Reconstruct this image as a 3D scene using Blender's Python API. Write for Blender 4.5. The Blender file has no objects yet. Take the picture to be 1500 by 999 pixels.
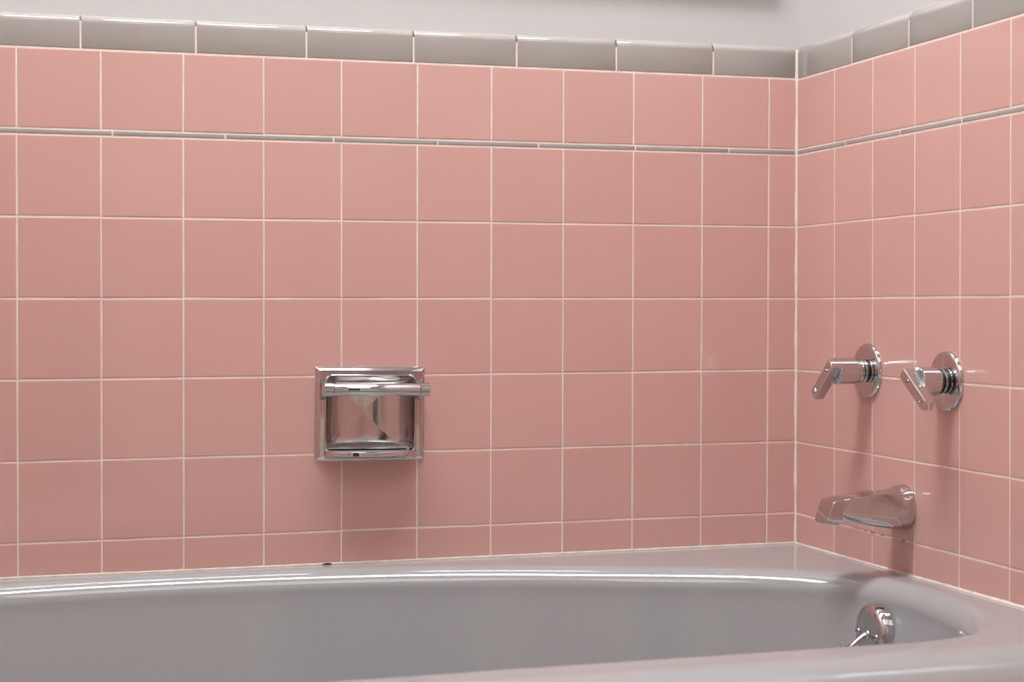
import bpy, bmesh, math, random
from mathutils import Vector, Matrix
random.seed(7)
SC = bpy.context.scene
COL = SC.collection
ZO = 1.0            # heights below are measured from the grout line under the liner, 1.0 m above the floor

# ------------------------------------------------------------------ materials
def mat(name):
    m = bpy.data.materials.new(name); m.use_nodes = True
    return m, m.node_tree, m.node_tree.nodes['Principled BSDF']

def noise_bump(nt, b, scale, strength, dist, detail=2.0):
    tc = nt.nodes.new('ShaderNodeTexCoord'); n = nt.nodes.new('ShaderNodeTexNoise')
    n.inputs['Scale'].default_value = scale; n.inputs['Detail'].default_value = detail
    bp = nt.nodes.new('ShaderNodeBump'); bp.inputs['Strength'].default_value = strength
    bp.inputs['Distance'].default_value = dist
    nt.links.new(tc.outputs['Object'], n.inputs['Vector'])
    nt.links.new(n.outputs['Fac'], bp.inputs['Height'])
    nt.links.new(bp.outputs['Normal'], b.inputs['Normal'])
    return n

def glazed(name, col, rough=0.16, vary=0.03, wob=0.15):
    m, nt, b = mat(name)
    at = nt.nodes.new('ShaderNodeAttribute'); at.attribute_name = 'tone'
    hsv = nt.nodes.new('ShaderNodeHueSaturation'); hsv.inputs['Color'].default_value = (*col, 1)
    mr = nt.nodes.new('ShaderNodeMapRange')
    mr.inputs['To Min'].default_value = 1 - vary; mr.inputs['To Max'].default_value = 1 + vary
    nt.links.new(at.outputs['Fac'], mr.inputs['Value']); nt.links.new(mr.outputs['Result'], hsv.inputs['Value'])
    nt.links.new(hsv.outputs['Color'], b.inputs['Base Color'])
    b.inputs['Roughness'].default_value = rough
    b.inputs['IOR'].default_value = 1.5
    noise_bump(nt, b, 14, wob, 0.002, 1.0)
    return m

def plain(name, col, rough, bump=None, metal=0.0):
    m, nt, b = mat(name)
    b.inputs['Base Color'].default_value = (*col, 1); b.inputs['Roughness'].default_value = rough
    b.inputs['Metallic'].default_value = metal
    if bump: noise_bump(nt, b, *bump)
    return m

def grout_mat(name, c1, c2, scale=35):
    m, nt, b = mat(name)
    n = noise_bump(nt, b, 400, 0.5, 0.0006)
    tc = nt.nodes.new('ShaderNodeTexCoord'); k = nt.nodes.new('ShaderNodeTexNoise'); k.inputs['Scale'].default_value = scale
    r = nt.nodes.new('ShaderNodeValToRGB')
    r.color_ramp.elements[0].position = .38; r.color_ramp.elements[1].position = .62
    r.color_ramp.elements[0].color = (*c1, 1); r.color_ramp.elements[1].color = (*c2, 1)
    nt.links.new(tc.outputs['Object'], k.inputs['Vector']); nt.links.new(k.outputs['Fac'], r.inputs['Fac'])
    nt.links.new(r.outputs['Color'], b.inputs['Base Color'])
    b.inputs['Roughness'].default_value = .8
    return m

def chrome_mat(name, col=(.60, .59, .59), rough=.05, worn=0.0):
    m, nt, b = mat(name)
    b.inputs['Metallic'].default_value = 1; b.inputs['Base Color'].default_value = (*col, 1)
    b.inputs['Roughness'].default_value = rough
    if worn:
        tc = nt.nodes.new('ShaderNodeTexCoord'); mp = nt.nodes.new('ShaderNodeMapping')
        mp.inputs['Scale'].default_value = (1, 1, .35)
        n = nt.nodes.new('ShaderNodeTexNoise'); n.inputs['Scale'].default_value = 90; n.inputs['Detail'].default_value = 5
        mr = nt.nodes.new('ShaderNodeMapRange'); mr.inputs['From Min'].default_value = .4; mr.inputs['From Max'].default_value = .75
        mr.inputs['To Min'].default_value = rough; mr.inputs['To Max'].default_value = rough + worn
        nt.links.new(tc.outputs['Object'], mp.inputs['Vector']); nt.links.new(mp.outputs['Vector'], n.inputs['Vector'])
        nt.links.new(n.outputs['Fac'], mr.inputs['Value']); 
        # soap scum dulls the lower part
        sx = nt.nodes.new('ShaderNodeSeparateXYZ'); nt.links.new(tc.outputs['Object'], sx.inputs['Vector'])
        lo = nt.nodes.new('ShaderNodeMapRange'); lo.inputs['From Min'].default_value = -.040; lo.inputs['From Max'].default_value = -.050
        lo.inputs['To Max'].default_value = .30; nt.links.new(sx.outputs['Z'], lo.inputs['Value'])
        ad = nt.nodes.new('ShaderNodeMath'); ad.operation = 'ADD'
        nt.links.new(mr.outputs['Result'], ad.inputs[0]); nt.links.new(lo.outputs['Result'], ad.inputs[1])
        nt.links.new(ad.outputs[0], b.inputs['Roughness'])
    return m

PINK   = glazed('pink_glazed_tile', (.60, .348, .308), .11, .025)
GREYT  = glazed('grey_glazed_tile', (.36, .325, .30), .14, .02)
GROUT  = grout_mat('cream_grout', (.70, .59, .51), (.77, .67, .59))
CAULK  = grout_mat('white_caulk', (.58, .50, .43), (.66, .59, .52), 60)
def stained_grout():
    # mildew spots along the joint under the spout
    m = grout_mat('stained_grout', (.70, .59, .51), (.77, .67, .59)); nt = m.node_tree; b = nt.nodes['Principled BSDF']
    old = b.inputs['Base Color'].links[0].from_socket
    tc = nt.nodes.new('ShaderNodeTexCoord'); sx = nt.nodes.new('ShaderNodeSeparateXYZ'); nt.links.new(tc.outputs['Object'], sx.inputs['Vector'])
    def band(sock, lo, hi, soft):
        a = nt.nodes.new('ShaderNodeMapRange'); a.inputs['From Min'].default_value = lo - soft; a.inputs['From Max'].default_value = lo
        c = nt.nodes.new('ShaderNodeMapRange'); c.inputs['From Min'].default_value = hi; c.inputs['From Max'].default_value = hi + soft
        c.inputs['To Min'].default_value = 1; c.inputs['To Max'].default_value = 0
        nt.links.new(sock, a.inputs['Value']); nt.links.new(sock, c.inputs['Value'])
        p = nt.nodes.new('ShaderNodeMath'); p.operation = 'MULTIPLY'
        nt.links.new(a.outputs['Result'], p.inputs[0]); nt.links.new(c.outputs['Result'], p.inputs[1]); return p.outputs[0]
    n = nt.nodes.new('ShaderNodeTexNoise'); n.inputs['Scale'].default_value = 110; n.inputs['Detail'].default_value = 3
    nt.links.new(tc.outputs['Object'], n.inputs['Vector'])
    r = nt.nodes.new('ShaderNodeMapRange'); r.inputs['From Min'].default_value = .44; r.inputs['From Max'].default_value = .58
    nt.links.new(n.outputs['Fac'], r.inputs['Value'])
    p1 = nt.nodes.new('ShaderNodeMath'); p1.operation = 'MULTIPLY'; p2 = nt.nodes.new('ShaderNodeMath'); p2.operation = 'MULTIPLY'
    nt.links.new(band(sx.outputs['Y'], -.335, -.20, .03), p1.inputs[0]); nt.links.new(band(sx.outputs['Z'], -.558, -.541, .004), p1.inputs[1])
    nt.links.new(p1.outputs[0], p2.inputs[0]); nt.links.new(r.outputs['Result'], p2.inputs[1])
    mx = nt.nodes.new('ShaderNodeMixRGB'); mx.inputs['Color2'].default_value = (.34, .25, .20, 1)
    nt.links.new(p2.outputs[0], mx.inputs['Fac']); nt.links.new(old, mx.inputs['Color1']); nt.links.new(mx.outputs['Color'], b.inputs['Base Color'])
    return m
STAINED = stained_grout()
GAP    = plain('dark_caulk_gap', (.06, .025, .02), .9)
PLAST  = plain('white_plaster_paint', (.54, .523, .51), .45, (60, .12, .002, 4.0))
PAINT  = plain('white_trim_paint', (.72, .705, .68), .3)
ENAMEL = plain('grey_tub_enamel', (.312, .304, .305), .07, (6, .035, .004, 1.0))
CHROME = chrome_mat('polished_chrome')
WORN   = chrome_mat('worn_chrome', (.60, .57, .56), .10, .16)
SCUM   = chrome_mat('soap_dulled_chrome', (.64, .64, .65), .38)
RUBBER_SHADE = plain('black_rubber_and_shade', (.012, .012, .012), .4)  # rubber seals, and the shade painted into screw hollows
WOOD   = plain('dark_stained_door', (.055, .030, .018), .35, (22, .15, .002, 4.0))
FLOORM = plain('grey_floor_tile', (.60, .58, .56), .35)

def emit(name, col, st):
    m = bpy.data.materials.new(name); m.use_nodes = True; nt = m.node_tree; nt.nodes.clear()
    o = nt.nodes.new('ShaderNodeOutputMaterial'); e = nt.nodes.new('ShaderNodeEmission')
    e.inputs['Color'].default_value = (*col, 1); e.inputs['Strength'].default_value = st
    nt.links.new(e.outputs['Emission'], o.inputs['Surface'])
    return m
SKYPANE = emit('skylight_daylight', (.93, .97, 1.0), 41.0)
FILLGLOW = emit('fill_panel_glow', (1.0, .985, .96), 4.6)  # glow of the added fill panel, not a real window

# ------------------------------------------------------------------ mesh helpers
def link(name, bm, m, parent=None, smooth=False, angle=None, loc=None):
    me = bpy.data.meshes.new(name)
    bmesh.ops.recalc_face_normals(bm, faces=bm.faces[:])
    bm.to_mesh(me); bm.free()
    for x in (m if isinstance(m, (list, tuple)) else [m]): me.materials.append(x)
    o = bpy.data.objects.new(name, me); COL.objects.link(o)
    if smooth:
        for p in me.polygons: p.use_smooth = True
        if angle is not None: me.set_sharp_from_angle(angle=math.radians(angle))
    if parent: o.parent = parent
    if loc: o.location = loc
    return o

def structure(o):
    o['kind'] = 'structure'; return o

def thing(o, label, cat, group=None):
    o['label'] = label; o['category'] = cat
    if group: o['group'] = group
    return o

def empty(name, loc):
    o = bpy.data.objects.new(name, None); COL.objects.link(o); o.location = loc
    o.empty_display_size = .03
    return o

def box(bm, x0, x1, y0, y1, z0, z1, mi=0, bev=0):
    vs = [bm.verts.new((x, y, z)) for x in (x0, x1) for y in (y0, y1) for z in (z0, z1)]
    fs = []
    for q in ((0,1,3,2),(4,6,7,5),(0,4,5,1),(2,3,7,6),(0,2,6,4),(1,5,7,3)):
        f = bm.faces.new([vs[i] for i in q]); f.material_index = mi; fs.append(f)
    if bev:
        es = list({e for f in fs for e in f.edges})
        bmesh.ops.bevel(bm, geom=es, offset=bev, segments=3, profile=.5, affect='EDGES')

def rings(bm, loops, close0=True, close1=True, cyclic=True):
    """skin a list of equally long point loops"""
    V = [[bm.verts.new(p) for p in l] for l in loops]
    n = len(V[0])
    for a, b in zip(V[:-1], V[1:]):
        for i in range(n if cyclic else n - 1):
            j = (i + 1) % n
            bm.faces.new((a[i], a[j], b[j], b[i]))
    if close0: bm.faces.new(V[0])
    if close1: bm.faces.new(V[-1])
    return V

def lathe(bm, prof, axis='-x', n=64, c=(0, 0, 0), close0=True, close1=True):
    """prof: (a, r) along the axis"""
    L = []
    for a, r in prof:
        r = max(r, 1e-5); l = []
        for k in range(n):
            t = 2 * math.pi * k / n; u, v = r * math.cos(t), r * math.sin(t)
            p = {'-x': (-a, u, v), '-y': (u, -a, v), 'x': (a, u, v), 'z': (u, v, a)}[axis]
            l.append((p[0] + c[0], p[1] + c[1], p[2] + c[2]))
        L.append(l)
    return rings(bm, L, close0, close1)

def tube(bm, pts, rad, n=20, flat=None):
    P = [Vector(p) for p in pts]; L = []
    for i, p in enumerate(P):
        d = (P[min(i + 1, len(P) - 1)] - P[max(i - 1, 0)]).normalized()
        s = d.cross(Vector((0, 0, 1))); s = Vector((0, 1, 0)) if s.length < 1e-4 else s.normalized()
        u = s.cross(d).normalized()
        f = flat[i] if flat else (1, 1)
        L.append([tuple(p + s * rad[i] * f[0] * math.cos(2*math.pi*k/n) + u * rad[i] * f[1] * math.sin(2*math.pi*k/n)) for k in range(n)])
    rings(bm, L)

# ------------------------------------------------------------------ tiled walls
# wall coordinates: h runs along the wall (x on the back wall, y on the side wall), d is depth into the wall
def P_back(h, d, z):  return (h, d, z)
def P_right(h, d, z): return (d, h, z)

def lin(c, s): return lambda h: c + s * h
ROWS_B = dict(R0=lin(.1175, .0026), R1a=lin(.0090, .0020), R1b=lin(.0009, .0018), R2=lin(-.1091, .0018), R3=lin(-.2191, .0017),
              R4=lin(-.3291, .0011), R5=lin(-.4392, .0009), R6=lin(-.5492, .0006), T=lin(-.5965, -.0015))
ROWS_R = dict(R0=lin(.1160, .0015), R1a=lin(.0090, .0027), R1b=lin(.0009, .0020), R2=lin(-.1093, .0015), R3=lin(-.2194, .0009),
              R4=lin(-.3296, .0003), R5=lin(-.4399, -.0010), R6=lin(-.5502, -.0026), T=lin(-.5985, -.0110))
COLS_B = [-1.6999, -1.5883, -1.4783, -1.3683, -1.2583, -1.1483, -1.0390, -.9293, -.8190, -.7092, -.5992, -.4890, -.3791, -.2690, -.1581, -.0481, 0.0]
COLS_R = [0.0, -.1222, -.2342, -.3467, -.4569, -.5673, -.6780, -.7880, -.8980]
CAP_B = [-1.6804, -1.5264, -1.3724, -1.2184, -1.0644, -.9110, -.7580, -.6039, -.4500, -.2955, -.1396, 0.0]
CAP_R = [0.0, -.1714, -.3285, -.4820, -.6375, -.7930, -.8980]
LIN_B = [-1.7810, -1.6294, -1.4778, -1.3262, -1.1746, -1.0230, -.8714, -.7199, -.5684, -.4166, -.2650, -.1134, 0.0]
LIN_R = [0.0, -.1532, -.3065, -.4585, -.6100, -.7620, -.8980]
CAPTOP_B = lin(.1677, .0055)
CAPTOP_R = lin(.1672, .0090)
GAPW = .00105          # half a grout joint
EDGE = .0012

def quadtile(bm, P, lay, a, b, zb, zt, tilt=True):
    """one cushion edged tile between h=a..b; zb/zt give bottom and top heights; a,b may be functions of z"""
    A = a if callable(a) else (lambda z: a); B = b if callable(b) else (lambda z: b)
    def corner(H, Z, sh, sz, off):
        z = Z(H(0)); h = H(z)
        return (h + sh * off, Z(h) + sz * off)
    if A(0) > B(0): A, B = B, A
    g = GAPW
    tone = random.random()
    tx, tz = (random.gauss(0, .0016), random.gauss(0, .0016)) if tilt else (0, 0)
    ch, cz = (A(0) + B(0)) / 2, (zb(A(0)) + zt(A(0))) / 2
    loops = []
    for inset, dep in ((0, .0035), (0, .0007), (.0003, .00028), (.0009, .00006), (.0020, 0)):
        o = g + inset
        pts = [corner(A, zb, 1, 1, o), corner(B, zb, -1, 1, o), corner(B, zt, -1, -1, o), corner(A, zt, 1, -1, o)]
        loops.append([P(h, dep + (h - ch) * tx + (z - cz) * tz, z) for h, z in pts])
    n0 = len(bm.faces)
    rings(bm, loops, close0=False)
    bm.faces.ensure_lookup_table()
    for f in bm.faces[n0:]:
        for l in f.loops: l[lay] = (tone, tone, tone, 1)

def tile_wall(P, rows, cols, slope, skip=(), trim={}):
    bm = bmesh.new(); lay = bm.loops.layers.float_color.new('tone')
    R = ['R0', 'R1a', 'R1b', 'R2', 'R3', 'R4', 'R5', 'R6', 'T']
    for ri in (0, 2, 3, 4, 5, 6, 7):
        zt, zb = rows[R[ri]], rows[R[ri + 1]]
        for ci in range(len(cols) - 1):
            if (ri, ci) in skip: continue
            ca, cb = cols[ci], cols[ci + 1]
            if (ri, ci) in trim: ca, cb = trim[(ri, ci)]
            f = lambda c: ((lambda z, c=c: c) if abs(c) < 1e-6 else (lambda z, c=c: c + slope * (z + .3)))
            quadtile(bm, P, lay, f(ca), f(cb), zb, zt)
    return bm

def strip(P, joints, prof, zfun, hgap=.0010):
    """course of long trim tiles; prof: list of (depth, t) with z = zfun(h, t)"""
    bm = bmesh.new(); lay = bm.loops.layers.float_color.new('tone')
    for a, b in zip(joints[:-1], joints[1:]):
        lo, hi = min(a, b) + hgap, max(a, b) - hgap
        tone = random.random(); n0 = len(bm.faces)
        e = .0010
        L = []
        for h, k in ((lo, .0012), (lo + .0004, .0004), (lo + e, 0), (hi - e, 0), (hi - .0004, .0004), (hi, .0012)):
            L.append([P(h, d + k, zfun(h, t)) for d, t in prof])
        rings(bm, L)
        bm.faces.ensure_lookup_table()
        for f in bm.faces[n0:]:
            for l in f.loops: l[lay] = (tone, tone, tone, 1)
    return bm

# soap dish opening in the back wall
DX, DZ = -.6685, -.3842
HX0, HX1, HZ0, HZ1 = DX - .067, DX + .067, DZ - .0570, DZ + .0570

# --- back wall: masonry with a pocket, plaster above, tiles as parts
bm = bmesh.new()
LX = -1.62
def wall_with_hole(bm, x0, x1, y0, y1, z0, z1, mi):
    box(bm, x0, HX0, y0, y1, z0, z1, mi); box(bm, HX1, x1, y0, y1, z0, z1, mi)
    box(bm, HX0, HX1, y0, y1, z0, HZ0, mi); box(bm, HX0, HX1, y0, y1, HZ1, z1, mi)
wall_with_hole(bm, LX, .1, .0005, .12, -.70, .1530, 0)
box(bm, LX, .1, .0011, .12, -1.0, -.70, 1)
box(bm, LX, .1, .0100, .12, .1520, 1.75, 1)
wall_back = structure(link('wall_back', bm, [GROUT, PLAST]))
bm = tile_wall(P_back, ROWS_B, COLS_B[1:], .0025, skip={(5, 8)}, trim={(5, 7): (COLS_B[8], HX0 + .001)})
link('tile_field', bm, PINK, wall_back)
def cap(P, joints, rowz, topz):
    R = .0115
    pr = [(.0060, 0), (.0010, 0), (.0003, 1), (0, 2)]
    for k in range(0, 13): pr.append((R * (1 - math.cos(math.pi/2 * k/12)), 10 + k))
    pr.append((.0130, 30))
    def zf(h, t):
        z0, z1 = rowz(h) + .0010, topz(h)
        if t <= 2: return z0 + (.0, .0006, .0018)[int(t)]
        if t == 30: return z0
        return z1 - R + R * math.sin(math.pi/2 * (t - 10)/12)
    return strip(P, joints, pr, zf)
def liner(P, joints, ra, rb):
    pr = [(.0040, 0), (.0008, 0), (.0001, .08), (0, .2), (0, .5), (0, .8), (.0001, .92), (.0008, 1), (.0040, 1)]
    return strip(P, joints, pr, lambda h, t: rb(h) + .0009 + t * (ra(h) - rb(h) - .0018), .0009)
link('cap_course', cap(P_back, CAP_B[1:], ROWS_B['R0'], CAPTOP_B), GREYT, wall_back, True, 35)
link('liner_course', liner(P_back, LIN_B[2:], ROWS_B['R1a'], ROWS_B['R1b']), GREYT, wall_back, True, 50)

# --- right wall
FY = -3.1
while COLS_R[-1] > FY + .12: COLS_R.append(COLS_R[-1] - .1112)
COLS_R.append(FY)
while CAP_R[-1] > FY + .16: CAP_R.append(CAP_R[-1] - .1550)
CAP_R.append(FY)
while LIN_R[-1] > FY + .16: LIN_R.append(LIN_R[-1] - .1525)
LIN_R.append(FY)
def side_rows():
    # the measured slopes hold near the tub; further out the courses run level
    return {k: (lambda f: (lambda h: f(max(h, -.62))))(f) for k, f in ROWS_R.items()}
ROWS_S = side_rows(); CAPTOP_S = lambda h: CAPTOP_R(max(h, -.62))
bm = bmesh.new()
box(bm, .0005, .12, FY, .0005, -.70, .1530, 0)
box(bm, .0005, .12, FY, .0005, -1.0, -.70, 0)
box(bm, .0100, .12, FY, .0100, .1520, 1.75, 1)
wall_right = structure(link('wall_right', bm, [STAINED, PLAST]))
link('tile_field', tile_wall(P_right, ROWS_S, COLS_R, .0060), PINK, wall_right)
link('cap_course', cap(P_right, CAP_R, ROWS_S['R0'], CAPTOP_S), GREYT, wall_right, True, 35)
link('liner_course', liner(P_right, LIN_R, ROWS_S['R1a'], ROWS_S['R1b']), GREYT, wall_right, True, 50)

# --- left wall (outside the frame, mirrored in the chrome)
bm = bmesh.new()
box(bm, LX - .12, LX - .0005, FY, .0005, -1.0, .1530, 0)
box(bm, LX - .12, LX - .0100, FY, .12, .1520, 1.75, 1)
wall_left = structure(link('wall_left', bm, [GROUT, PLAST]))
P_left = lambda h, d, z: (LX - d, h, z)
link('tile_field', tile_wall(P_left, ROWS_S, COLS_R, .0), PINK, wall_left)
link('cap_course', cap(P_left, CAP_R, ROWS_S['R0'], CAPTOP_S), GREYT, wall_left, True, 35)
link('liner_course', liner(P_left, LIN_R, ROWS_S['R1a'], ROWS_S['R1b']), GREYT, wall_left, True, 50)

# --- rest of the room
bm = bmesh.new(); box(bm, LX - .12, .12, FY - .12, .12, -1.10, -1.0)
structure(link('floor', bm, FLOORM))
# front wall with a doorway; the same pink tile runs up to the door casing
GX0, GX1, DTOP = -1.40, -.84, 1.03
bm = bmesh.new()
box(bm, LX - .12, GX0, FY - .12, FY - .0005, -1.0, .1530, 0); box(bm, LX - .12, GX0, FY - .12, FY - .0100, .1530, 1.75, 1)
box(bm, GX1, .12, FY - .12, FY - .0005, -1.0, .1530, 0); box(bm, GX1, .12, FY - .12, FY - .0100, .1530, 1.75, 1)
box(bm, GX0, GX1, FY - .12, FY - .0100, DTOP, 1.75, 1)
wall_front = structure(link('wall_front', bm, [GROUT, PLAST]))
P_front = lambda h, d, z: (h, FY - d, z)
flat = {k: (lambda v: (lambda h: v))(f(-.62)) for k, f in ROWS_R.items()}
FC = [LX] + [LX + .10 + .1112 * i for i in range(7)]
link('tile_field', tile_wall(P_front, flat, [GX1 + .065 + .1112 * i for i in range(7)] + [0.0], 0), PINK, wall_front)
bm = bmesh.new(); cw = .065
box(bm, GX0 - cw, GX0, FY - .01, FY + .015, -1.0, DTOP + cw, 0, .004); box(bm, GX1, GX1 + cw, FY - .01, FY + .015, -1.0, DTOP + cw, 0, .004)
box(bm, GX0, GX1, FY - .01, FY + .015, DTOP, DTOP + cw, 0, .004)
d1 = structure(link('door_1', bm, PAINT, smooth=True, angle=40))
bm = bmesh.new(); box(bm, GX0 + .003, GX1 - .003, FY - .07, FY - .035, -.995, DTOP - .003)
for z0, z1 in ((-.85, -.30), (-.15, .90)):
    box(bm, GX0 + .10, GX1 - .10, FY - .0351, FY - .030, z0, z1, 0, .002)
link('door_leaf', bm, WOOD, d1, True, 40)
# ceiling with a skylight well over the tub
SX0, SX1, SY0, SY1, CZ, SZ = -1.38, -.20, -.80, -.39, 1.75, 1.90
bm = bmesh.new()
box(bm, LX - .12, SX0, FY - .12, .12, CZ, CZ + .10); box(bm, SX1, .12, FY - .12, .12, CZ, CZ + .10)
box(bm, SX0, SX1, FY - .12, SY0, CZ, CZ + .10); box(bm, SX0, SX1, SY1, .12, CZ, CZ + .10)
structure(link('ceiling', bm, PLAST))
bm = bmesh.new()
t = .02
box(bm, SX0 - t, SX0, SY0 - t, SY1 + t, CZ + .10, SZ); box(bm, SX1, SX1 + t, SY0 - t, SY1 + t, CZ + .10, SZ)
box(bm, SX0, SX1, SY0 - t, SY0, CZ + .10, SZ); box(bm, SX0, SX1, SY1, SY1 + t, CZ + .10, SZ)
w1 = structure(link('window_1', bm, PAINT))
bm = bmesh.new(); box(bm, SX0 - t, SX1 + t, SY0 - t, SY1 + t, SZ, SZ + .012)
link('skylight_pane', bm, SKYPANE, w1)
# unseen glowing panel added to the ceiling for fill light, behind the camera
FX0, FX1, FY0, FY1 = -1.25, -.35, -2.75, -1.55
bm = bmesh.new(); f = .03
box(bm, FX0 - f, FX1 + f, FY0 - f, FY0, CZ - .02, CZ); box(bm, FX0 - f, FX1 + f, FY1, FY1 + f, CZ - .02, CZ)
box(bm, FX0 - f, FX0, FY0, FY1, CZ - .02, CZ); box(bm, FX1, FX1 + f, FY0, FY1, CZ - .02, CZ)
fill = structure(link('fill_panel', bm, PAINT))
bm = bmesh.new(); box(bm, FX0, FX1, FY0, FY1, CZ - .012, CZ - .004)
link('fill_pane', bm, FILLGLOW, fill)

# --- caulk lines and sill
bm = bmesh.new()
# vertical corner joint
loops = []
for z in [-.598 + i * .01 for i in range(77)]:
    w = .0027 + .0006 * math.sin(z * 61) + .0004 * math.sin(z * 173)
    if z > .165: break
    loops.append([(.003, .003, z), (-w, .002, z), (-w, -.0002, z), (-w * .45, -w * .45, z), (-.0002, -w * .8, z), (.002, -w * .8, z)])
rings(bm, loops)
structure(link('trim_1', bm, GROUT, smooth=True, angle=40))
TUBZ = lambda x, y: -.5970 - .008 * y
bm = bmesh.new()
def bead(bm, pts):
    loops = []
    for (h, P, w, zz) in pts:
        loops.append([P(h, .003, zz - .003), P(h, .003, zz + w), P(h, -.0003, zz + w), P(h, -w * .35, zz + w * .45), P(h, -w * .8, zz + .0006), P(h, -w * .8, zz - .003)])
    V = rings(bm, loops)
random.seed(11)
hs = [LX + .001 + i * (-LX - .001) / 320 for i in range(321)]
n0 = 0
bead(bm, [(h, P_back, 0.0018 + .0006 * random.random(), TUBZ(h, 0) + (.0008 if h > -1 else .0012)) for h in hs])
# the joint has dropped out over a short length and shows a dark gap
L = []
for k in range(13):
    t = -1 + k / 6; r = math.sqrt(max(.02, 1 - t * t)); x = -.7307 + .0068 * t
    L.append([(x, -.0031 + .0031 * (j // 2), TUBZ(x, 0) + (.0007 if j in (0, 3) else .0006 + .0019 * r)) for j in range(4)])
n0 = len(bm.faces); rings(bm, L); bm.faces.ensure_lookup_table()
for f_ in bm.faces[n0:]: f_.material_index = 1
structure(link('trim_2', bm, [CAULK, GAP], smooth=True, angle=40))
bm = bmesh.new()
bead(bm, [(-i * .8 / 160, P_right, .0019 + .0005 * random.random() + (.0010 * i / 160), TUBZ(0, -i * .8 / 160) + .0002) for i in range(161)])
structure(link('trim_3', bm, CAULK, smooth=True, angle=40))
# painted wooden ledge on the back wall, just above the frame
bm = bmesh.new(); box(bm, -1.40, -.036, -.0080, .0105, .262, .286, 0, .003)
structure(link('trim_4', bm, PAINT, smooth=True, angle=40))

# ------------------------------------------------------------------ bathtub
WPTS = [(-1.04, -.051), (-.905, -.050), (-.766, -.059), (-.625, -.080), (-.488, -.117), (-.355, -.168), (-.262, -.204), (-.176, -.244),
        (-.106, -.293), (-.068, -.348), (-.058, -.42), (-.059, -.470), (-.070, -.545), (-.094, -.622), (-.14, -.688), (-.21, -.714), (-.30, -.716),
        (-.6, -.716), (-.9, -.718), (-1.2, -.708), (-1.38, -.670), (-1.49, -.59), (-1.545, -.5), (-1.555, -.40), (-1.52, -.28),
        (-1.42, -.165), (-1.29, -.095), (-1.16, -.062)]
def catmull(P, m):
    out = []; n = len(P)
    for i in range(n):
        p0, p1, p2, p3 = (Vector(P[(i + k - 1) % n]) for k in range(4))
        for j in range(m):
            t = j / m
            out.append(.5 * ((2*p1) + (p2 - p0)*t + (2*p0 - 5*p1 + 4*p2 - p3)*t*t + (3*p1 - p0 - 3*p2 + p3)*t**3))
    return out
def offset(L, d):
    n = len(L); o = []
    for i in range(n):
        tg = L[(i + 1) % n] - L[i - 1]; tg.normalize()
        nr = Vector((tg.y, -tg.x))           # the outline runs clockwise, so -nr points outward
        o.append(L[i] - nr * d)
    return o
W = catmull(WPTS, 24)
for _ in range(8): W = [(W[i - 1] + W[i] * 2 + W[(i + 1) % len(W)]) / 4 for i in range(len(W))]
TC = Vector((-.80, -.38))
def polar(L):
    q = sorted((math.atan2(p.y - TC.y, p.x - TC.x), (p - TC).length) for p in L); return q
def at_angle(q, a):
    n = len(q)
    import bisect
    i = bisect.bisect_left(q, (a, -1)); a0, r0 = q[i - 1] if i > 0 else (q[-1][0] - 2*math.pi, q[-1][1])
    a1, r1 = q[i] if i < n else (q[0][0] + 2*math.pi, q[0][1])
    t = (a - a0) / (a1 - a0) if a1 > a0 else 0
    r = r0 + (r1 - r0) * t
    return TC + Vector((math.cos(a), math.sin(a))) * r
RX0, RX1, RY0, RY1 = LX + .0005, -.0005, -.785, -.0005
corners = [math.atan2(y - TC.y, x - TC.x) for x in (RX0, RX1) for y in (RY0, RY1)]
ANG = sorted([-math.pi + (i + .5) * 2 * math.pi / 560 for i in range(560)] + corners)
def rect_at(a):
    c, s = math.cos(a), math.sin(a); ts = []
    if c > 1e-9: ts.append((RX1 - TC.x) / c)
    if c < -1e-9: ts.append((RX0 - TC.x) / c)
    if s > 1e-9: ts.append((RY1 - TC.y) / s)
    if s < -1e-9: ts.append((RY0 - TC.y) / s)
    return TC + Vector((c, s)) * min(ts)
bm = bmesh.new(); loops = []
RO = .062; RI = .030
def ring_front(out, dz):
    l = []
    for a in ANG:
        p = rect_at(a); fr = p.y < RY0 + 1e-4
        l.append((p.x, p.y - (out if fr else 0), dz))
    return l
loops.append(ring_front(RO - .004, -.40)); loops.append(ring_front(RO, -.36)); loops.append(ring_front(RO, -RO))
for k in range(1, 11):
    t = math.pi/2 * (1 - k / 10); loops.append(ring_front(RO * math.sin(t), -RO * (1 - math.cos(t))))
Cq = polar(offset(W, RI))
Cl = [at_angle(Cq, a) for a in ANG]; Rl = [rect_at(a) for a in ANG]
for t in (.25, .5, .75, .9):
    loops.append([(r.x + (c.x - r.x) * t, r.y + (c.y - r.y) * t, 0) for r, c in zip(Rl, Cl)])
for k in range(0, 15):
    t = math.pi/2 * k / 14
    q = polar(offset(W, RI * (1 - math.sin(t))))
    loops.append([(p.x, p.y, -RI * (1 - math.cos(t))) for p in (at_angle(q, a) for a in ANG)])
for d, ins in ((.045, .003), (.08, .011), (.12, .020), (.18, .034), (.24, .05), (.28, .065), (.305, .082), (.322, .105), (.332, .14), (.336, .18)):
    q = polar(offset(W, -ins))
    loops.append([(p.x, p.y, -d) for p in (at_angle(q, a) for a in ANG)])
loops = [[(x, y, z + TUBZ(x, y)) for x, y, z in l] for l in loops]
rings(bm, loops, close0=False, close1=True)
tub = link('bathtub', bm, ENAMEL, smooth=True, angle=60)
thing(tub, 'grey enamel bathtub with a rolled rim against the pink tiled walls', 'bathtub')

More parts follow.
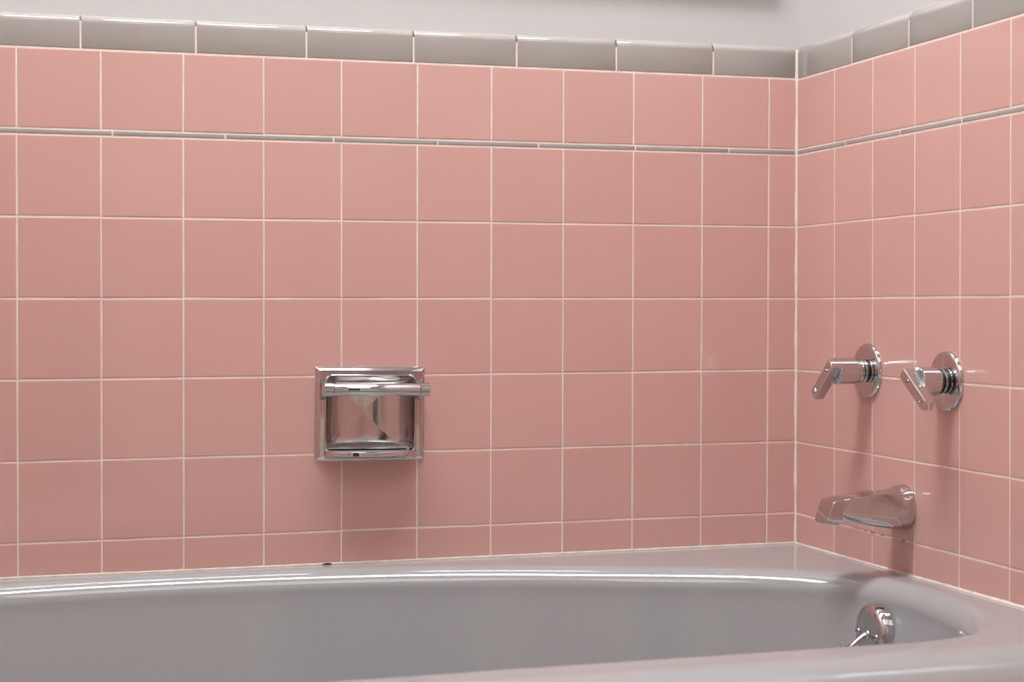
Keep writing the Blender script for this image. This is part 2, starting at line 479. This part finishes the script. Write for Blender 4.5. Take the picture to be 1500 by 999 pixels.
# ------------------------------------------------------------------ soap dish
def rrect(hw, hh, r, y, m=10, top=None):
    pts = []
    for cx, cz, a0 in ((hw - r, hh - r, 0), (-hw + r, hh - r, 90), (-hw + r, -hh + r, 180), (hw - r, -hh + r, 270)):
        for k in range(m + 1):
            a = math.radians(a0 + 90 * k / m); pts.append((cx + r * math.cos(a), y, cz + r * math.sin(a)))
    return pts
dish = empty('soap_dish', (DX, 0, DZ)); dish.rotation_euler = (0, .0133, 0)
thing(dish, 'chrome recessed soap dish with a grab bar set in the pink tile', 'soap dish')
OW, OH = .0637, .0540
bm = bmesh.new()
rings(bm, [rrect(.0790, .0665, .0008, .0005), rrect(.0790, .0665, .0008, -.0012), rrect(.0782, .0657, .0008, -.0022),
           rrect(.0742, .0617, .0008, -.0056), rrect(.0732, .0607, .0008, -.0062), rrect(.0726, .0601, .0008, -.0060), rrect(.0722, .0597, .0008, -.0050),
           rrect(.0664, .0565, .0110, -.0050), rrect(.0658, .0560, .0106, -.0060), rrect(.0648, .0550, .0102, -.0068), rrect(.0641, .0543, .0100, -.0062), rrect(OW, OH, .0098, -.0045), rrect(OW, OH, .0098, .0005)],
      close0=False, close1=False)
link('frame', bm, CHROME, dish, True, 25)
# recess: a hollow curved like an upright cylinder, rounded into its top and bottom
bm = bmesh.new(); L = []
def hollow(x, z):
    u = min(1, abs(x) / OW); base = .046 * math.sqrt(max(0, 1 - u ** 2.2))
    dz = (OH - abs(z)); r = .016 if z > 0 else .013
    e = min(1, dz / r); e = math.sqrt(max(0, 1 - (1 - e) ** 2))
    return base * e
for s in (1, .998, .992, .984, .972, .958, .94, .92, .895, .865, .83, .79, .74, .68, .6, .5, .4, .3, .2, .1, .02):
    l = []
    for x, _, z in rrect(OW, OH, .0098, 0, 14):
        # keep the back wall well sampled across x as well as z
        X, Z = x * s, z * s
        l.append((X, hollow(X, Z) + .0004, Z))
    L.append(l)
rings(bm, L, close0=False)
bmesh.ops.subdivide_edges(bm, edges=bm.edges[:], cuts=1)
for v in bm.verts:
    v.co.y = hollow(v.co.x, v.co.z) + .0004
link('recess', bm, WORN, dish, True)
# shelf lip, bowed out in front of the opening
bm = bmesh.new()
def bow(w, d, z, n=40, p=2.4):
    pts = [(-w, .012, z)]
    for k in range(n + 1):
        t = math.pi * k / n; c, s_ = math.cos(t), math.sin(t)
        pts.append((-w * (abs(c) ** (2/p)) * (1 if c > 0 else -1), -.004 - (d - .004) * (s_ ** (2/p)), z))
    pts.append((w, .012, z)); return pts
rings(bm, [bow(.0655, .0385, -.0625), bow(.0660, .0395, -.0620), bow(.0662, .0400, -.0612), bow(.0662, .0400, -.0520), bow(.0659, .0396, -.0514), bow(.0652, .0388, -.0512), bow(.0645, .0380, -.0514),
           bow(.0641, .0374, -.0518), bow(.0638, .0370, -.0535)])
shelf = link('soap_shelf', bm, CHROME, dish, True, 35)
bm = bmesh.new()
rings(bm, [bow(.0637, .0369, -.0534), bow(.0636, .0368, -.0526), bow(.0620, .0345, -.0528), bow(.0560, .0290, -.0530), bow(.0400, .0180, -.0531)])
link('tray', bm, SCUM, shelf, True, 50)
BZ, BD = .0362, .0460
bm = bmesh.new(); lathe(bm, [(-.0612, .0084), (-.0606, .0088), (.0606, .0088), (.0612, .0084)], 'x', 48, (0, -BD, BZ))
bar = link('grab_bar', bm, CHROME, dish, True, 40)
for sg in (-1, 1):
    bm = bmesh.new()
    lathe(bm, [(sg * .0616, .0090), (sg * .0622, .0096), (sg * .0742, .0096), (sg * .0750, .0088)], 'x', 48, (0, -BD, BZ))
    link('bar_cap', bm, CHROME, dish, True, 40)
    bm = bmesh.new(); L = []
    for k in range(9):
        t = k / 8; y = -.0045 - t * (BD - .0045 - .002); hh = .0140 - .0055 * (t ** .7); hw = .0066 - .0008 * t; zc = BZ - .0020 * (1 - t)
        l = []
        for j in range(32):
            a = 2 * math.pi * j / 32; c, s_ = math.cos(a), math.sin(a)
            l.append((sg * .0675 + hw * abs(c) ** .35 * (1 if c > 0 else -1), y, zc + hh * abs(s_) ** .45 * (1 if s_ > 0 else -1)))
        L.append(l)
    rings(bm, L); link('bar_arm', bm, CHROME, dish, True, 40)

# ------------------------------------------------------------------ faucet handles
def faucet_handle(loc, A0, A1, A2, seal, dy, dz, tail, letter, label):
    root = empty('faucet_handle', loc); thing(root, label, 'faucet handle')
    bm = bmesh.new()
    lathe(bm, [(0, .0386), (.0024, .0386), (.0040, .0378), (.0050, .0364), (.0056, .0345), (.0058, .0325), (.0059, .0300), (.0060, .0200), (.0060, .0120)], n=96)
    link('escutcheon', bm, CHROME, root, True, 30)
    # stem sleeve in two chrome rings with a dark seal between and behind
    bm = bmesh.new(); s0, s1 = seal
    lathe(bm, [(.0082, .0158), (.0088, .0164), (s0 - .0006, .0165), (s0, .0158)], n=64)
    lathe(bm, [(s1, .0158), (s1 + .0006, .0165), (A0 - .0006, .0168), (A0 + .002, .0168)], n=64)
    link('stem_sleeve', bm, CHROME, root, True, 30)
    bm = bmesh.new(); lathe(bm, [(.0050, .0150), (A0, .0150)], n=48)
    lathe(bm, [(s0 - .0002, .0150), (s0, .0161), (s0 + .0006, .0164), (s1 - .0006, .0164), (s1, .0161), (s1 + .0002, .0150)], n=48)
    link('seal', bm, RUBBER_SHADE, root, True, 30)
    # grip: a drum with a bar across its outer end
    d = Vector((0, dy, dz)).normalized(); s = Vector((0, -d.z, d.y))      # along and across the bar
    RB = .0186
    bm = bmesh.new()
    lathe(bm, [(A0, .0172), (A0 + .0010, RB - .0003), (A0 + .0018, RB), (A1 - .0010, RB), (A1, RB - .0009), (A1 - .0006, RB - .0030), (A1 - .0016, .0090), (A1 - .0016, .001)], n=72)
    hb = .0077
    b2 = bmesh.new()
    L = []
    # side outline of the bar in (along, a): rounded root on the drum, plain tip
    bot = tail; fr = []
    for i in range(9):                       # the root end follows the round of the drum
        w = hb * (i / 4 - 1); top = -math.sqrt(RB * RB - w * w) - .0004
        outl = [(top, A1 - .0012), (top, A2), (bot, A2), (bot, A1 - .0004), (RB * .9, A1 - .0004), (RB * .86, A1 - .0012)]
        fr.append([tuple(Vector((-a, 0, 0)) + d * u + s * w) for u, a in outl])
    rings(b2, fr)
    bmesh.ops.recalc_face_normals(b2, faces=b2.faces[:])
    bmesh.ops.bevel(b2, geom=[e for e in b2.edges if e.calc_face_angle(0) > .6], offset=.0006, segments=1, profile=.5, affect='EDGES')
    me = bpy.data.meshes.new('tmp'); b2.to_mesh(me); b2.free(); bm.from_mesh(me); bpy.data.meshes.remove(me)
    grip = link('lever_grip', bm, CHROME, root, True, 18)
    bm = bmesh.new(); lathe(bm, [(A2 - .002, .0031), (A2 + .0006, .0031), (A2 + .0010, .0027), (A2 + .0008, .0020), (A2 + .0002, .0018), (A2 + .0002, .0004)], n=24)
    link('set_screw', bm, WORN, grip, True, 30)
    bm = bmesh.new(); lathe(bm, [(A2 + .0001, .0017), (A2 + .0005, .0016)], n=6)  # black disc painted in for the shade inside the socket
    link('screw_socket_shade', bm, RUBBER_SHADE, grip)
    # small raised letter near the tip
    bm = bmesh.new(); c = d * (tail - .0105)
    up, rt = -d, s if s.y < 0 else -s
    def lb(x0, x1, z0, z1):
        vs = []
        for a in (A2 - .0002, A2 + .0005):
            vs.append([tuple(Vector((-a, 0, 0)) + c + rt * x + up * z) for x, z in ((x0, z0), (x1, z0), (x1, z1), (x0, z1))])
        rings(bm, vs)
    if letter == 'H':
        lb(-.0021, -.0013, -.0030, .0030); lb(.0013, .0021, -.0030, .0030); lb(-.0013, .0013, -.0004, .0004)
    else:
        for k in range(12):
            a0, a1 = math.radians(50 + 260 * k / 12), math.radians(50 + 260 * (k + 1) / 12)
            vs = []
            for a in (A2 - .0002, A2 + .0005):
                vs.append([tuple(Vector((-a, 0, 0)) + c + rt * (r * .8 * math.cos(t)) + up * (r * math.sin(t))) for r, t in ((.0022, a0), (.0030, a0), (.0030, a1), (.0022, a1))])
            rings(bm, vs)
    link('letter', bm, CHROME, grip)
    return root
faucet_handle((0, -.2240, -.3225), .0220, .0520, .0668, (.0122, .0134), .0566, -.0505, .0535, 'H', 'chrome faucet handle nearer the tiled corner, its lever slanting down toward the corner')
faucet_handle((0, -.4290, -.3283), .0170, .0440, .0585, (.0110, .0152), -.0548, -.0400, .0490, 'C', 'chrome faucet handle farther from the tiled corner, its lever slanting down away from the corner')

# ------------------------------------------------------------------ spout
SY, SZC = -.324, -.5035
ST = [ # bottom (a, z), top (a, z), half width, squareness
    (0, -.5345, 0, -.4725, .0310, 0), (.009, -.5342, .009, -.4729, .0310, 0), (.0135, -.5338, .0135, -.4745, .0304, .05), (.018, -.5332, .018, -.4768, .0294, .25),
    (.024, -.5322, .024, -.4786, .0285, .5), (.034, -.5303, .034, -.4796, .0270, .75), (.055, -.5262, .055, -.4814, .0243, .95), (.077, -.5212, .077, -.4843, .0218, 1),
    (.0965, -.5155, .0955, -.4868, .0196, 1), (.1030, -.5112, .1005, -.4875, .0190, 1), (.1036, -.5220, .1008, -.4876, .0190, 1), (.1050, -.5226, .1018, -.4878, .0189, 1),
    (.114, -.5222, .1085, -.4889, .0184, 1), (.1225, -.5212, .1128, -.4897, .0181, 1), (.1252, -.5208, .1148, -.4902, .0180, 1), (.1262, -.5203, .1162, -.4912, .0178, 1), (.1266, -.5196, .1172, -.4924, .0172, 1)]
bm = bmesh.new(); L = []; K = 168
for ab, zb, at_, zt, w, sq in ST:
    l = []
    for k in range(K):
        th = 2 * math.pi * k / K; c, s_ = math.cos(th), math.sin(th)
        n = 26 if s_ > 0 else 3.2
        # blend the exponent smoothly through the waterline
        if s_ <= 0: n = 5.5 + 20 * max(0, 1 + s_ * 3.0)
        r = (abs(c) ** n + abs(s_) ** n) ** (-1 / n)
        u = (1 - sq) * c + sq * r * c; v = (1 - sq) * s_ + sq * r * s_
        f = (v + 1) / 2
        l.append((-(ab + (at_ - ab) * f), SY + u * w, zb + (zt - zb) * f))
    L.append(l)
rings(bm, L)
spout = link('tub_spout', bm, CHROME, smooth=True, angle=22)
thing(spout, 'chrome bathtub spout on the pink tile below the two faucet handles', 'spout')

# ------------------------------------------------------------------ overflow plate
OX, OY, OZ = -.0715, -.3735, -.6625
plate_root = empty('overflow_plate', (OX, OY, OZ)); plate_root.rotation_euler = (0, 0, 0)
thing(plate_root, 'round chrome overflow plate with a trip lever inside the tub end', 'overflow plate')
bm = bmesh.new(); lathe(bm, [(-.006, .0400), (.0020, .0402), (.0050, .0396), (.0080, .0378), (.0102, .0350), (.0116, .0310), (.0122, .0260), (.0124, .0180), (.0125, .0005)], n=96)
link('plate', bm, CHROME, plate_root, True, 40)
for sy in (-.0235, .0235):
    bm = bmesh.new(); lathe(bm, [(.0118, .0046), (.0130, .0046), (.0142, .0036), (.0146, .0018), (.0147, .0003)], n=28, c=(0, sy, .0005))
    sc = link('screw', bm, CHROME, plate_root, True, 40)
    bm = bmesh.new(); box(bm, -.0149, -.0140, sy - .0040, sy + .0040, .0000, .0011)  # black sliver painted in for the shade of the slot
    link('screw_slot_shade', bm, RUBBER_SHADE, sc)
bm = bmesh.new()
lathe(bm, [(.0120, .0068), (.0135, .0064), (.0150, .0050), (.0156, .0030)], n=32)
tube(bm, [(-.0130, 0, 0), (-.0190, 0, -.0022), (-.0260, 0, -.0068), (-.0330, 0, -.0118), (-.0385, 0, -.0146), (-.0435, 0, -.0148), (-.0480, 0, -.0128), (-.0510, 0, -.0105)],
     [.0044, .0036, .0032, .0032, .0036, .0040, .0036, .0016], 20, [(1, 1), (1, 1), (1, 1), (1.1, .9), (1.3, .75), (1.5, .6), (1.5, .5), (1.4, .5)])
link('trip_lever', bm, CHROME, plate_root, True, 40)

# ------------------------------------------------------------------ lift everything to floor height, camera, world
bpy.context.view_layer.update()
for o in list(SC.objects):
    if o.parent is None: o.location.z += ZO

cx, cy, cz, yaw, pit, rol, F = -1.1456, -2.2849, -.2346, .2926, -.0199, -.0001, 2395.58
fw = Vector((math.sin(yaw) * math.cos(pit), math.cos(yaw) * math.cos(pit), math.sin(pit)))
rt = Vector((math.cos(yaw), -math.sin(yaw), 0)); up = rt.cross(fw)
cd = bpy.data.cameras.new('camera'); cam = bpy.data.objects.new('camera', cd); COL.objects.link(cam)
M = Matrix.Identity(4)
for i in range(3): M[i][0], M[i][1], M[i][2] = rt[i], up[i], -fw[i]
M[0][3], M[1][3], M[2][3] = cx, cy, cz + ZO
cam.matrix_world = M
cd.sensor_width = 36; cd.lens = F / 1500 * 36; cd.clip_start = .05
cd.dof.use_dof = True; cd.dof.focus_distance = 2.30; cd.dof.aperture_fstop = 5.6
SC.camera = cam
w = bpy.data.worlds.new('world'); SC.world = w; w.use_nodes = True
w.node_tree.nodes['Background'].inputs['Color'].default_value = (.8, .9, 1, 1)
w.node_tree.nodes['Background'].inputs['Strength'].default_value = .5
SC.view_settings.view_transform = 'Standard'; SC.view_settings.look = 'None'
SC.view_settings.gamma = 1; SC.view_settings.use_curve_mapping = False
SC.view_settings.exposure = 0.09
SC.cycles.use_denoising = True
SC.cycles.max_bounces = 12; SC.cycles.diffuse_bounces = 8; SC.cycles.glossy_bounces = 8
SC.cycles.caustics_reflective = True
